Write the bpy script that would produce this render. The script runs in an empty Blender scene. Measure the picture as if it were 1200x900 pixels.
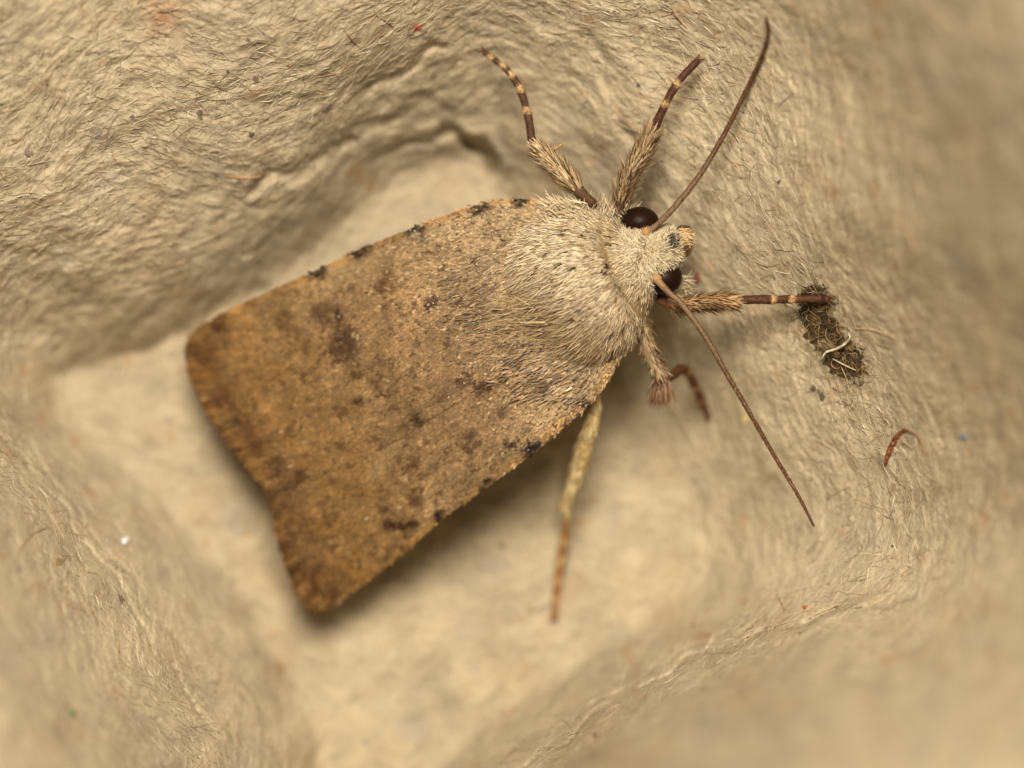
import bpy, math, random
import numpy as np
from mathutils import Vector, Matrix

random.seed(7)
rng = np.random.default_rng(11)
scene = bpy.context.scene
C = scene.collection
scene.unit_settings.system = 'METRIC'
scene.unit_settings.scale_length = 0.01          # 1 unit = 1 cm

# ------------------------------------------------------------------ camera
ZF = 0.50            # height of the sharp plane above the cup floor (cm)
D = 15.0             # working distance of the macro lens
W = 3.2              # width of the field at the sharp plane
H = D + ZF
cam = bpy.data.cameras.new('camera')
cam_o = bpy.data.objects.new('camera', cam)
C.objects.link(cam_o)
cam_o.location = (0, 0, H)
cam.sensor_width = 36.0
cam.lens = 36.0 * D / W
cam.clip_start = 0.1
cam.clip_end = 200.0
cam.dof.use_dof = True
cam.dof.focus_distance = D
cam.dof.aperture_fstop = 0.225
scene.camera = cam_o

# ------------------------------------------------------------------ light
world = bpy.data.worlds.new('World')
scene.world = world
world.use_nodes = True
bg = world.node_tree.nodes['Background']
bg.inputs[0].default_value = (1.0, 0.90, 0.72, 1)
bg.inputs[1].default_value = 0.10
key = bpy.data.lights.new('window_light', 'AREA')
key.shape = 'RECTANGLE'
key.size = 7.5
key.size_y = 6.0
key.energy = 8100.0
key.color = (1.0, 0.91, 0.77)
key_o = bpy.data.objects.new('window_light', key)
C.objects.link(key_o)
key_o.location = (-0.2, 7.6, 19.5)
key_o.rotation_euler = (Vector((0, 0, 0.3)) - Vector(key_o.location)).to_track_quat('-Z', 'Y').to_euler()
scene.view_settings.view_transform = 'Standard'
scene.view_settings.look = 'None'
scene.view_settings.exposure = 0.0
scene.view_settings.gamma = 1.0

# ------------------------------------------------------------------ helpers
S = W / 1200.0       # cm per plan unit at the sharp plane


def P(u, v, z):
    """plan coordinates (u right, v down, 1200 x 900 over the field) and height -> world"""
    u = np.asarray(u, float); v = np.asarray(v, float); z = np.asarray(z, float)
    k = S * (H - z) / D
    return np.stack([(u - 600) * k, (450 - v) * k, z + 0 * u], -1)


def lin(r, g, b):
    c = np.array([r, g, b], float) / 255
    return np.where(c <= 0.04045, c / 12.92, ((c + 0.055) / 1.055) ** 2.4)


ILL = np.array([1.12, 1.03, 0.84])


def alb(r, g, b):
    return np.clip(lin(r, g, b) / ILL, 0, 0.9)


def blur(a, s):
    n0, n1 = a.shape
    f0 = np.fft.fftfreq(n0)[:, None]; f1 = np.fft.rfftfreq(n1)[None, :]
    g = np.exp(-2 * (math.pi * s) ** 2 * (f0 ** 2 + f1 ** 2))
    o = np.fft.irfft2(np.fft.rfft2(a) * g, s=a.shape)
    return (o - o.mean()) / o.std()


def smooth(x, a, b):
    t = np.clip((x - a) / (b - a), 0, 1)
    return t * t * (3 - 2 * t)


def resample(pts, n):
    """Catmull-Rom through the points, n samples even in length"""
    p = np.asarray(pts, float)
    q = np.vstack([2 * p[0] - p[1], p, 2 * p[-1] - p[-2]])
    out = []
    for i in range(1, len(q) - 2):
        t = np.linspace(0, 1, 24, endpoint=False)[:, None]
        a, b, c, d = q[i - 1], q[i], q[i + 1], q[i + 2]
        out.append(0.5 * (2 * b + (c - a) * t + (2 * a - 5 * b + 4 * c - d) * t ** 2 + (3 * b - a - 3 * c + d) * t ** 3))
    out = np.vstack(out + [p[-1:]])
    L = np.concatenate([[0], np.cumsum(np.linalg.norm(np.diff(out[:, :2], axis=0), axis=1))])
    s = np.linspace(0, L[-1], n)
    return np.stack([np.interp(s, L, out[:, k]) for k in range(p.shape[1])], -1)


def mesh_object(name, verts, faces, mat, parent=None, cols=None, smooth_shade=True):
    """faces: (n,3) or (n,4) array"""
    me = bpy.data.meshes.new(name)
    verts = np.asarray(verts, np.float32); faces = np.asarray(faces, np.int32)
    nf, k = faces.shape
    me.vertices.add(len(verts)); me.vertices.foreach_set('co', verts.ravel())
    me.loops.add(nf * k); me.loops.foreach_set('vertex_index', faces.ravel())
    me.polygons.add(nf)
    me.polygons.foreach_set('loop_start', np.arange(nf, dtype=np.int32) * k)
    me.polygons.foreach_set('loop_total', np.full(nf, k, np.int32))
    me.update(calc_edges=True)
    if smooth_shade:
        me.polygons.foreach_set('use_smooth', np.ones(nf, bool))
    if cols is not None:
        at = me.color_attributes.new('Col', 'FLOAT_COLOR', 'POINT')
        c = np.ones((len(verts), 4), np.float32); c[:, :3] = np.clip(cols, 0.001, 0.95)
        at.data.foreach_set('color', c.ravel())
    me.materials.append(mat)
    o = bpy.data.objects.new(name, me)
    C.objects.link(o)
    if parent is not None:
        o.parent = parent
        loc = Vector((0, 0, 0)); p = parent
        while p is not None:
            if p.type == 'EMPTY':
                loc += Vector(p.location)
            p = None if p.type == 'EMPTY' else p.parent
        if parent.type == 'EMPTY':
            o.matrix_parent_inverse = Matrix.Translation(-loc)
    return o


def tag(o, label=None, cat=None, group=None, kind=None):
    if label: o['label'] = label
    if cat: o['category'] = cat
    if group: o['group'] = group
    if kind: o['kind'] = kind
    return o


def grid_faces(n0, n1, wrap=False):
    i = np.arange(n0 - 1)[:, None]
    j = np.arange(n1 if wrap else n1 - 1)[None, :]
    j2 = (j + 1) % n1
    f = np.stack([i * n1 + j, i * n1 + j2, (i + 1) * n1 + j2, (i + 1) * n1 + j], -1)
    return f.reshape(-1, 4)


def frames(pts):
    t = np.gradient(pts, axis=0)
    t /= np.linalg.norm(t, axis=1)[:, None] + 1e-9
    up = np.array([0, 0, 1.0])
    s = np.cross(t, up); s /= np.linalg.norm(s, axis=1)[:, None] + 1e-9
    return t, s, np.cross(s, t)


def tube(pts, r, n=10, flat=1.0):
    """closed tapered tube -> verts, faces, index along the length for each vertex"""
    pts = np.asarray(pts, float)
    r = np.broadcast_to(np.asarray(r, float), (len(pts),)).copy()
    r[0] *= 0.15; r[-1] *= 0.15
    t, s, b = frames(pts)
    a = np.linspace(0, 2 * math.pi, n, endpoint=False)
    v = pts[:, None] + r[:, None, None] * (s[:, None] * np.cos(a)[None, :, None] + flat * b[:, None] * np.sin(a)[None, :, None])
    return v.reshape(-1, 3), grid_faces(len(pts), n, True), np.repeat(np.arange(len(pts)), n)


def ribbons(root, direc, normal, length, width, col, segs=3, bend=0.0, taper=0.25, tipcol=None):
    """flat tapered hairs: all arrays of n rows -> verts, faces, colours"""
    n = len(root)
    direc = direc / (np.linalg.norm(direc, axis=1)[:, None] + 1e-9)
    side = np.cross(direc, normal); side /= np.linalg.norm(side, axis=1)[:, None] + 1e-9
    vs, cs = [], []
    bend = np.broadcast_to(bend, (n,))
    for k in range(segs + 1):
        f = k / segs
        c = root + direc * (length * f)[:, None] - normal * (bend * length * f * f)[:, None]
        w = width * (1 - (1 - taper) * f ** 1.5)
        vs += [c - side * w[:, None] / 2, c + side * w[:, None] / 2]
        cc = col if tipcol is None else col * (1 - f) + tipcol * f
        cs += [cc, cc]
    v = np.stack(vs, 1).reshape(-1, 3)
    cl = np.stack(cs, 1).reshape(-1, 3)
    m = 2 * (segs + 1)
    base = (np.arange(n) * m)[:, None, None]
    q = np.array([[2 * k, 2 * k + 1, 2 * k + 3, 2 * k + 2] for k in range(segs)])[None]
    return v, (base + q).reshape(-1, 4), cl


# ------------------------------------------------------------------ materials
def new_mat(name, rough=0.7, spec=0.3):
    m = bpy.data.materials.new(name); m.use_nodes = True
    nt = m.node_tree; b = nt.nodes['Principled BSDF']
    b.inputs['Roughness'].default_value = rough
    b.inputs['Specular IOR Level'].default_value = spec
    return m, nt, b


def col_mat(name, rough=0.7, spec=0.3, noise=0.0, nscale=60.0, bump=0.0, bscale=200.0):
    """material that takes the pigment stored on the vertices, with fine grain"""
    m, nt, b = new_mat(name, rough, spec)
    a = nt.nodes.new('ShaderNodeAttribute'); a.attribute_name = 'Col'
    out = a.outputs['Color']
    tc = nt.nodes.new('ShaderNodeTexCoord')
    if noise > 0:
        n = nt.nodes.new('ShaderNodeTexNoise'); n.inputs['Scale'].default_value = nscale
        n.inputs['Detail'].default_value = 4
        nt.links.new(tc.outputs['Object'], n.inputs['Vector'])
        r = nt.nodes.new('ShaderNodeMapRange')
        r.inputs[1].default_value = 0.3; r.inputs[2].default_value = 0.7
        r.inputs[3].default_value = 1 - noise; r.inputs[4].default_value = 1 + noise
        nt.links.new(n.outputs['Fac'], r.inputs[0])
        mx = nt.nodes.new('ShaderNodeVectorMath'); mx.operation = 'SCALE'
        nt.links.new(out, mx.inputs[0]); nt.links.new(r.outputs[0], mx.inputs['Scale'])
        out = mx.outputs[0]
    nt.links.new(out, b.inputs['Base Color'])
    if bump > 0:
        n = nt.nodes.new('ShaderNodeTexNoise'); n.inputs['Scale'].default_value = bscale
        n.inputs['Detail'].default_value = 5
        nt.links.new(tc.outputs['Object'], n.inputs['Vector'])
        bp = nt.nodes.new('ShaderNodeBump'); bp.inputs['Strength'].default_value = bump
        bp.inputs['Distance'].default_value = 0.004
        nt.links.new(n.outputs['Fac'], bp.inputs['Height'])
        nt.links.new(bp.outputs[0], b.inputs['Normal'])
    return m


M_pulp = col_mat('moulded_pulp', 0.85, 0.15, 0.07, 90, 0.55, 170)
M_fibre = col_mat('pulp_fibre', 0.55, 0.35, 0.0)
M_wing = col_mat('wing_membrane', 0.75, 0.2, 0.06, 120)
M_scale = col_mat('wing_scale', 0.6, 0.14)
M_fur = col_mat('moth_hair', 0.5, 0.35)
M_body = col_mat('moth_skin', 0.7, 0.2, 0.1, 120)
M_leg = col_mat('leg_cuticle', 0.6, 0.22, 0.25, 110, 0.5, 200)
M_ant = col_mat('antenna_cuticle', 0.5, 0.2, 0.12, 150)
M_debris = col_mat('dark_debris', 0.5, 0.4, 0.35, 45, 0.8, 120)
M_fleck = col_mat('coloured_fleck', 0.7, 0.25, 0.15, 150)
M_eye, nt, b = new_mat('compound_eye', 0.45, 0.12)
b.inputs['Base Color'].default_value = (*alb(32, 14, 6), 1)
vo = nt.nodes.new('ShaderNodeTexVoronoi'); vo.inputs['Scale'].default_value = 160
tc = nt.nodes.new('ShaderNodeTexCoord'); nt.links.new(tc.outputs['Object'], vo.inputs['Vector'])
bp = nt.nodes.new('ShaderNodeBump'); bp.inputs['Strength'].default_value = 0.25
bp.inputs['Distance'].default_value = 0.002; bp.invert = True
nt.links.new(vo.outputs['Distance'], bp.inputs['Height']); nt.links.new(bp.outputs[0], b.inputs['Normal'])

# ------------------------------------------------------------------ the egg carton cup
CP = [
    # floor
    (420, 275, .0), (470, 232, .0), (495, 222, .0), (515, 208, .0), (540, 198, .0), (552, 200, .0), (565, 215, .02), (120, 462, .02), (200, 440, .0), (230, 520, 0), (300, 610, 0),
    (350, 690, 0), (400, 790, 0), (430, 880, .0), (480, 910, .0), (500, 780, 0), (600, 700, 0), (690, 650, 0), (770, 600, .0),
    (500, 600, 0), (400, 450, 0), (500, 400, 0), (600, 400, 0), (650, 520, 0), (600, 300, .02), (600, 800, .0), (300, 420, 0),
    (550, 860, .03),
    # right wall foot
    (610, 215, .09), (690, 290, .10), (750, 370, .10), (790, 450, .08), (825, 530, .09), (850, 610, .11), (845, 680, .13),
    (780, 735, .13), (700, 785, .14), (630, 835, .16),
    # right wall, middle
    (800, 60, .50), (840, 200, .46), (880, 300, .47), (940, 370, .50), (985, 460, .49), (1010, 560, .47), (1010, 650, .48),
    (960, 700, .48), (880, 742, .48), (800, 782, .48), (720, 825, .48), (650, 870, .48), (610, 900, .48),
    (780, 280, .30), (860, 420, .30), (905, 520, .30), (930, 610, .30), (720, 140, .38), (760, 200, .36), (690, 200, .24),
    # right wall, high
    (900, 40, .72), (1000, 100, .95), (1000, 250, .86), (1050, 380, .80), (1100, 200, 1.28), (1100, 450, .88), (1100, 560, .74),
    (1110, 680, .82), (1200, 60, 1.90), (1200, 300, 1.60), (1200, 500, 1.16), (1200, 650, 1.12),
    # lower right wall, high
    (1060, 760, 1.0), (960, 780, 1.05), (860, 820, 1.12), (760, 860, 1.12), (700, 900, 1.2), (900, 900, 1.95), (1100, 880, 1.9),
    (1200, 800, 1.7),
    # lower left wall
    (70, 475, .05), (150, 540, .03), (215, 610, .03), (280, 690, .03), (335, 780, .03), (378, 890, .03),
    (0, 505, .42), (60, 590, .47), (130, 680, .48), (190, 770, .48), (235, 850, .48), (262, 910, .48),
    (0, 620, .86), (40, 720, .92), (100, 820, .94), (150, 910, .96), (0, 780, 1.22), (0, 900, 1.45),
    (130, 560, .12), (195, 632, .14), (258, 707, .14), (312, 792, .14), (354, 892, .14),
    # upper left wall
    (60, 425, .10), (150, 405, .07), (250, 362, .06), (330, 312, .06), (400, 262, .06), (440, 214, .08), (470, 190, .09), (503, 178, .10), (535, 166, .12), (515, 148, .18),
    (150, 380, .15), (240, 332, .18), (316, 274, .20), (384, 222, .21), (430, 160, .24), (0, 400, .26), (0, 300, .44), (120, 300, .35), (130, 210, .48), (250, 250, .34), (260, 140, .50), (340, 200, .34), (380, 120, .44),
    (400, 50, .56), (200, 30, .64), (0, 130, .66), (0, 0, .82), (440, 120, .32), (500, 70, .38), (500, 0, .52),
    # top corner
    (560, 150, .16), (600, 170, .18), (570, 60, .34), (640, 110, .30), (650, 40, .42), (700, 0, .52), (600, 0, .46),
    # beyond the picture
    (-400, 450, 1.4), (-400, -300, 1.2), (600, -450, 1.1), (1650, -300, 2.4), (1650, 450, 2.2), (1700, 1250, 1.8),
    (600, 1350, 1.4), (-350, 1250, 1.7), (-350, 800, 1.5), (420, 1050, .35),
]
cp = np.array(CP, float)


def deep(z):
    """the cup is a little deeper than drawn above"""
    return np.where(z < ZF, ZF - (ZF - z) * 1.30, ZF + (z - ZF) * 1.15)


cp[:, 2] = deep(cp[:, 2])


def tps_kernel(r2):
    return r2 * np.log(r2 + 1e-12)


_sc = 1 / 400.0
_X = cp[:, :2] * _sc
_K = tps_kernel(((_X[:, None] - _X[None]) ** 2).sum(-1)) + 0.0005 * np.eye(len(cp))
_Pm = np.hstack([np.ones((len(cp), 1)), _X])
_A = np.block([[_K, _Pm], [_Pm.T, np.zeros((3, 3))]])
_w = np.linalg.solve(_A, np.concatenate([cp[:, 2], np.zeros(3)]))


def tps(u, v):
    u = np.asarray(u, float) * _sc; v = np.asarray(v, float) * _sc
    o = _w[-3] + _w[-2] * u + _w[-1] * v
    for (x, y), w in zip(_X, _w[:-3]):
        o = o + w * tps_kernel((u - x) ** 2 + (v - y) ** 2)
    return o


U0, U1, V0, V1 = -130.0, 1330.0, -100.0, 1000.0
NU, NV = 1000, 754
gu = np.linspace(U0, U1, NU); gv = np.linspace(V0, V1, NV)
GU, GV = np.meshgrid(gu, gv)
CELL = gu[1] - gu[0]
Z0 = tps(GU, GV)


def flat_floor(z):
    """the pressed base of the cup is flat and meets the walls in a fairly crisp crease"""
    z0 = float(deep(0.0)); k = 0.016
    return z0 + k * np.logaddexp(0.0, (z - z0 - 0.055) / k)


Z0 = flat_floor(Z0)


def seg_dist(u, v, pts):
    """distance to a polyline"""
    d = np.full(np.shape(u), 1e9)
    for (a, b), (c, e) in zip(pts[:-1], pts[1:]):
        L2 = (c - a) ** 2 + (e - b) ** 2
        t = np.clip(((u - a) * (c - a) + (v - b) * (e - b)) / L2, 0, 1)
        d = np.minimum(d, np.hypot(u - a - t * (c - a), v - b - t * (e - b)))
    return d


n_w = blur(rng.normal(size=GU.shape), 9); n_w2 = blur(rng.normal(size=GU.shape), 9)
UJ = GU + 5 * n_w; VJ = GV + 5 * n_w2
# folds where the pulp was pressed into the corner, and the torn crease along the lower rim
folds = [
    ([(546, 164), (560, 170), (571, 183), (578, 202)], 7, -.085),
    ([(548, 150), (566, 156), (582, 172), (590, 195)], 8, .03),
    ([(518, 148), (532, 152), (543, 160)], 6, -.055),
    ([(430, 150), (470, 124), (503, 124), (540, 142)], 7, -.014),
    ([(440, 185), (480, 165), (505, 160)], 6, -.014),
    ([(440, 138), (472, 110), (506, 111)], 7, .012),
    ([(430, 105), (475, 75), (520, 60)], 7, -.03),
    ([(300, 225), (360, 195), (410, 165)], 8, -.03),
    ([(70, 432), (150, 422), (230, 385), (300, 345)], 15, -.03),
    ([(0, 300), (80, 290), (160, 262), (240, 215)], 8, -.010),
    ([(60, 200), (150, 168), (230, 128), (330, 60)], 8, -.009),
    ([(160, 130), (230, 105), (300, 60)], 6, .008),
    ([(700, 828), (760, 800), (830, 770), (900, 742), (990, 716)], 2.6, -.035),
    ([(600, 898), (650, 868), (720, 826)], 2.6, -.03),
    ([(640, 885), (720, 838), (800, 796), (900, 752), (1020, 718)], 5.0, .022),
    ([(700, 818), (760, 788), (830, 758), (900, 730)], 3.0, -.015),
    ([(0, 508), (60, 588), (130, 676), (190, 764), (240, 850)], 3.0, -.014),
    ([(20, 505), (80, 588), (150, 676), (210, 764)], 3.0, -.012),
    ([(690, 50), (720, 120), (760, 200)], 8, -.02),
]
for pts, w, amp in folds:
    Z0 = Z0 + amp * np.exp(-(seg_dist(UJ, VJ, pts) / w) ** 2)

# direction the fibres were drawn along the walls: along the contours
Zs = tps(GU[::6, ::6], GV[::6, ::6])
gy, gx = np.gradient(Zs, 6 * CELL)
ang_c = np.arctan2(gx, -gy)
slope = np.hypot(gx, gy)


def field(u, v):
    i = np.clip(((v - V0) / (6 * CELL)).astype(int), 0, Zs.shape[0] - 1)
    j = np.clip(((u - U0) / (6 * CELL)).astype(int), 0, Zs.shape[1] - 1)
    return ang_c[i, j], slope[i, j]


A_f, SL = field(GU, GV)
wall = smooth(SL, 0.0006, 0.0018)
swirl = blur(rng.normal(size=GU.shape), 22)
ANG = A_f + swirl * (0.22 + 0.5 * (1 - wall))


def lic(noise, L, step=1.0):
    acc = noise.copy(); n = 1
    ca, sa = np.cos(ANG), np.sin(ANG)
    for sgn in (1, -1):
        x = np.tile(np.arange(NU, dtype=float), (NV, 1)); y = np.tile(np.arange(NV, dtype=float)[:, None], (1, NU))
        for k in range(L):
            i = np.clip(y.astype(int), 0, NV - 1); j = np.clip(x.astype(int), 0, NU - 1)
            x += sgn * step * ca[i, j]; y += sgn * step * sa[i, j]
            i = np.clip(y.astype(int), 0, NV - 1); j = np.clip(x.astype(int), 0, NU - 1)
            acc += noise[i, j]; n += 1
    acc /= n
    return (acc - acc.mean()) / acc.std()


white = rng.normal(size=GU.shape)
fib1 = lic(blur(white, 0.8), 8)
fib2 = lic(blur(rng.normal(size=GU.shape), 2.2), 7, 1.2)
fib3 = lic(blur(rng.normal(size=GU.shape), 5.0), 6, 1.8)
lump = blur(rng.normal(size=GU.shape), 16)
lump2 = blur(rng.normal(size=GU.shape), 6)
ul = smooth(-(GU * 0.5 + GV * 0.86 - 470), 0, 160) * smooth(620 - GU, 0, 80)     # the rougher upper left wall
lump3 = blur(rng.normal(size=GU.shape), 2.6)
grain = blur(rng.normal(size=GU.shape), 0.75)
pits = smooth(blur(rng.normal(size=GU.shape), 1.5) + 0.7 * fib1, 2.1, 3.4)
ZD = Z0 + 0.0010 * grain - 0.010 * pits * wall + (0.0015 * fib1 + 0.0020 * fib2 + 0.0021 * fib3) * (0.12 + 0.88 * wall) \
    + 0.006 * lump * (0.6 + 0.5 * ul) + 0.0028 * lump2 * (0.7 + 0.5 * ul) + 0.0015 * lump3 * (1 + 0.6 * ul)


_ed = np.minimum(np.minimum(GU - U0, U1 - GU), np.minimum(GV - V0, V1 - GV))
ZD = ZD - 0.06 * (1 - smooth(_ed, 0, 34))


def zsurf(u, v):
    u = np.asarray(u, float); v = np.asarray(v, float)
    x = np.clip((u - U0) / CELL, 0, NU - 1.001); y = np.clip((v - V0) / (gv[1] - gv[0]), 0, NV - 1.001)
    i = y.astype(int); j = x.astype(int); fy = y - i; fx = x - j
    return (ZD[i, j] * (1 - fx) + ZD[i, j + 1] * fx) * (1 - fy) + (ZD[i + 1, j] * (1 - fx) + ZD[i + 1, j + 1] * fx) * fy


base = alb(177, 156, 118)
mot = 1 + (0.03 * fib1 + 0.03 * fib2 + 0.03 * fib3) * (0.3 + 0.7 * wall) + 0.03 * lump + 0.035 * lump2 + 0.03 * lump2 * (1 - wall)
colr = base[None, None] * (mot + 0.03 * grain)[..., None]
brown = smooth(blur(rng.normal(size=GU.shape), 5) + 0.6 * fib2, 1.7, 3.2)[..., None]
colr = colr * (1 - 0.35 * brown) + 0.35 * brown * alb(160, 110, 62)
warm = smooth(blur(rng.normal(size=GU.shape), 11), 0.3, 2.2)[..., None]
colr = colr * (1 - 0.2 * warm) + 0.2 * warm * alb(166, 128, 86)
cool = smooth(blur(rng.normal(size=GU.shape), 8), 0.8, 2.4)[..., None]
colr = colr * (1 - 0.30 * cool) + 0.30 * cool * alb(150, 136, 116)
stain = np.exp(-((UJ - 190) ** 2 / 700 + (VJ - 12) ** 2 / 900))[..., None]
colr = colr * (1 - 0.6 * stain) + 0.6 * stain * alb(172, 100, 48)
grey = smooth(blur(rng.normal(size=GU.shape), 3.0), 2.4, 3.6)[..., None]
colr = colr * (1 - 0.5 * grey) + 0.5 * grey * alb(110, 100, 92)
speck = np.zeros(GU.shape)
ns = 1100
su = rng.integers(2, NU - 2, ns); sv = rng.integers(2, NV - 2, ns)
speck[sv, su] = rng.uniform(0.3, 0.9, ns)
speck[sv, su + 1] = speck[sv, su] * rng.uniform(0, 1, ns)
speck[sv + 1, su] = speck[sv, su] * rng.uniform(0, 1, ns)
colr = colr * (1 - speck[..., None]) + speck[..., None] * alb(84, 66, 44)

carton = mesh_object('egg_carton', P(GU, GV, ZD).reshape(-1, 3), grid_faces(NV, NU)[:, ::-1], M_pulp, None, colr.reshape(-1, 3))
tag(carton, 'rough beige moulded pulp egg carton cup under the moth', None, None, 'structure')

# the carton goes on around and behind the cup: a coarser, thicker shell below the fine sheet
cu = np.linspace(-620, 1820, 480); cv = np.linspace(-520, 1420, 380)
CU, CV = np.meshgrid(cu, cv)
cn = 0.007 * blur(rng.normal(size=CU.shape), 3.0) + 0.004 * blur(rng.normal(size=CU.shape), 1.0)
inside = smooth(CU, U0 + 14, U0 + 66) * smooth(U1 - CU, 14, 66) * smooth(CV, V0 + 8, V0 + 52) * smooth(V1 - CV, 8, 52)
CZ = flat_floor(tps(CU, CV)) + cn - 0.14 * inside
topv = P(CU, CV, CZ).reshape(-1, 3)
botv = topv - np.array([0, 0, 0.18])
f = grid_faces(380, 480)
n = len(topv)
rim = np.concatenate([np.arange(480), np.arange(1, 380) * 480 + 479, 379 * 480 + np.arange(478, -1, -1), np.arange(378, 0, -1) * 480])
rf = np.stack([rim, np.roll(rim, -1), np.roll(rim, -1) + n, rim + n], -1)
shellc = np.tile(base, (2 * n, 1)) * (1 + 0.05 * rng.normal(size=(2 * n, 1)))
mesh_object('carton_shell', np.vstack([topv, botv]), np.vstack([f[:, ::-1], f + n, rf]), M_pulp, carton, shellc)

# loose paper fibres lying in the surface
def fibre_set(n, u, v, ang, length, width, lift, col, segs=5, curl=0.5):
    """thin curled strands that follow the carton surface"""
    th = ang.copy(); pu, pv = u.copy(), v.copy()
    cur = rng.normal(size=n) * curl / segs
    us, vs = [pu.copy()], [pv.copy()]
    for k in range(segs):
        pu = pu + np.cos(th) * length / segs; pv = pv + np.sin(th) * length / segs
        th = th + cur + rng.normal(size=n) * 0.12
        us.append(pu.copy()); vs.append(pv.copy())
    us = np.stack(us, 1); vs = np.stack(vs, 1)
    f = np.linspace(0, 1, segs + 1)[None]
    zz = zsurf(us, vs)
    zz = zz + lift[:, None] * np.sin(math.pi * np.clip(f, 0.0, 1)) ** 0.7 + 0.0004 - 0.002 * (1 - np.sin(math.pi * f))
    dt_u = np.gradient(us, axis=1); dt_v = np.gradient(vs, axis=1)
    L = np.hypot(dt_u, dt_v) + 1e-6
    nu_, nv_ = -dt_v / L, dt_u / L
    w = width[:, None] * np.sqrt(np.clip(np.sin(math.pi * (0.06 + 0.88 * f)), 0, 1)) / 2
    tw = (rng.normal(size=n) * 0.0015)[:, None]
    a = P(us - nu_ * w, vs - nv_ * w, zz + tw); b_ = P(us + nu_ * w, vs + nv_ * w, zz - tw)
    vv = np.stack([a, b_], 2).reshape(-1, 3)
    m = 2 * (segs + 1)
    q = np.array([[2 * k, 2 * k + 1, 2 * k + 3, 2 * k + 2] for k in range(segs)])[None]
    ff = ((np.arange(n) * m)[:, None, None] + q).reshape(-1, 4)
    return vv, ff, np.repeat(col, m, axis=0)


n = 52000
u = rng.uniform(-60, 1260, n); v = rng.uniform(-60, 960, n)
z = zsurf(u, v)
keep = rng.uniform(size=n) < 0.10 + 0.90 * np.exp(-((z - ZF) / 0.28) ** 2)
u, v = u[keep], v[keep]; n = len(u)
i = np.clip(((v - V0) / CELL).astype(int), 0, NV - 1); j = np.clip(((u - U0) / CELL).astype(int), 0, NU - 1)
ang = ANG[i, j] + rng.normal(size=n) * 0.36 + math.pi * rng.integers(0, 2, n)
odd = rng.uniform(size=n) < 0.12
ang[odd] = rng.uniform(0, 2 * math.pi, odd.sum())
col = base[None] * np.exp(rng.normal(size=(n, 1)) * 0.10) * 1.0
pick = rng.uniform(size=n)
col[pick < 0.03] = alb(164, 130, 86) * np.exp(rng.normal(size=((pick < 0.03).sum(), 1)) * 0.2)
col[pick > 0.975] = alb(216, 198, 158)
col[(pick > 0.06) & (pick < 0.0625)] = alb(120, 62, 30)
v_, f_, c_ = fibre_set(n, u, v, ang, rng.gamma(3.0, 5.0, n) + 5, rng.uniform(0.6, 1.3, n), np.abs(rng.normal(size=n)) * 0.0010 + 0.0005, col)
fib = mesh_object('pulp_fibres', v_, f_, M_fibre, carton, c_)
tag(fib, kind='stuff')

# stray hairs that stand out: named strands in the pulp
def strand(name, pts, width, col, parent=None, lift=0.006, n=28, label=None, thick=0.4):
    q = resample(pts, n)
    zz = zsurf(q[:, 0], q[:, 1]) + lift
    r = width / 2 * S * np.sqrt(np.sin(math.pi * np.linspace(0.04, 0.96, n)))
    vv, ff, _ = tube(P(q[:, 0], q[:, 1], zz), r, 8, thick)
    o = mesh_object(name, vv, ff, M_fleck, parent, np.tile(col, (len(vv), 1)) * (1 + 0.12 * rng.normal(size=(len(vv), 1))))
    if label: tag(o, label)
    return o


def fleck(name, u, v, r, col, parent, label, stretch=1.0, ang=0.0, lift=0.5):
    """small irregular crumb sunk into the pulp"""
    a = np.linspace(0, 2 * math.pi, 14, endpoint=False)
    rr = r * (1 + 0.25 * rng.normal(size=14))
    rows = []
    for k, (f0, h) in enumerate([(1.0, -0.4), (0.95, 0.1), (0.75, 0.4), (0.4, 0.6), (0.05, 0.65)]):
        x = np.cos(a) * rr * f0 * stretch; y = np.sin(a) * rr * f0
        uu = u + x * math.cos(ang) - y * math.sin(ang); vv = v + x * math.sin(ang) + y * math.cos(ang)
        rows.append(P(uu, vv, zsurf(uu, vv) + r * S * h * lift + 0.002 + 0.15 * r * S * rng.normal(size=14) * (k > 0)))
    vv = np.stack(rows).reshape(-1, 3)
    o = mesh_object(name, vv, grid_faces(5, 14, True), M_fleck, parent, np.tile(col, (len(vv), 1)) * (1 + 0.1 * rng.normal(size=(len(vv), 1))))
    return tag(o, label) if label else o


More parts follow.
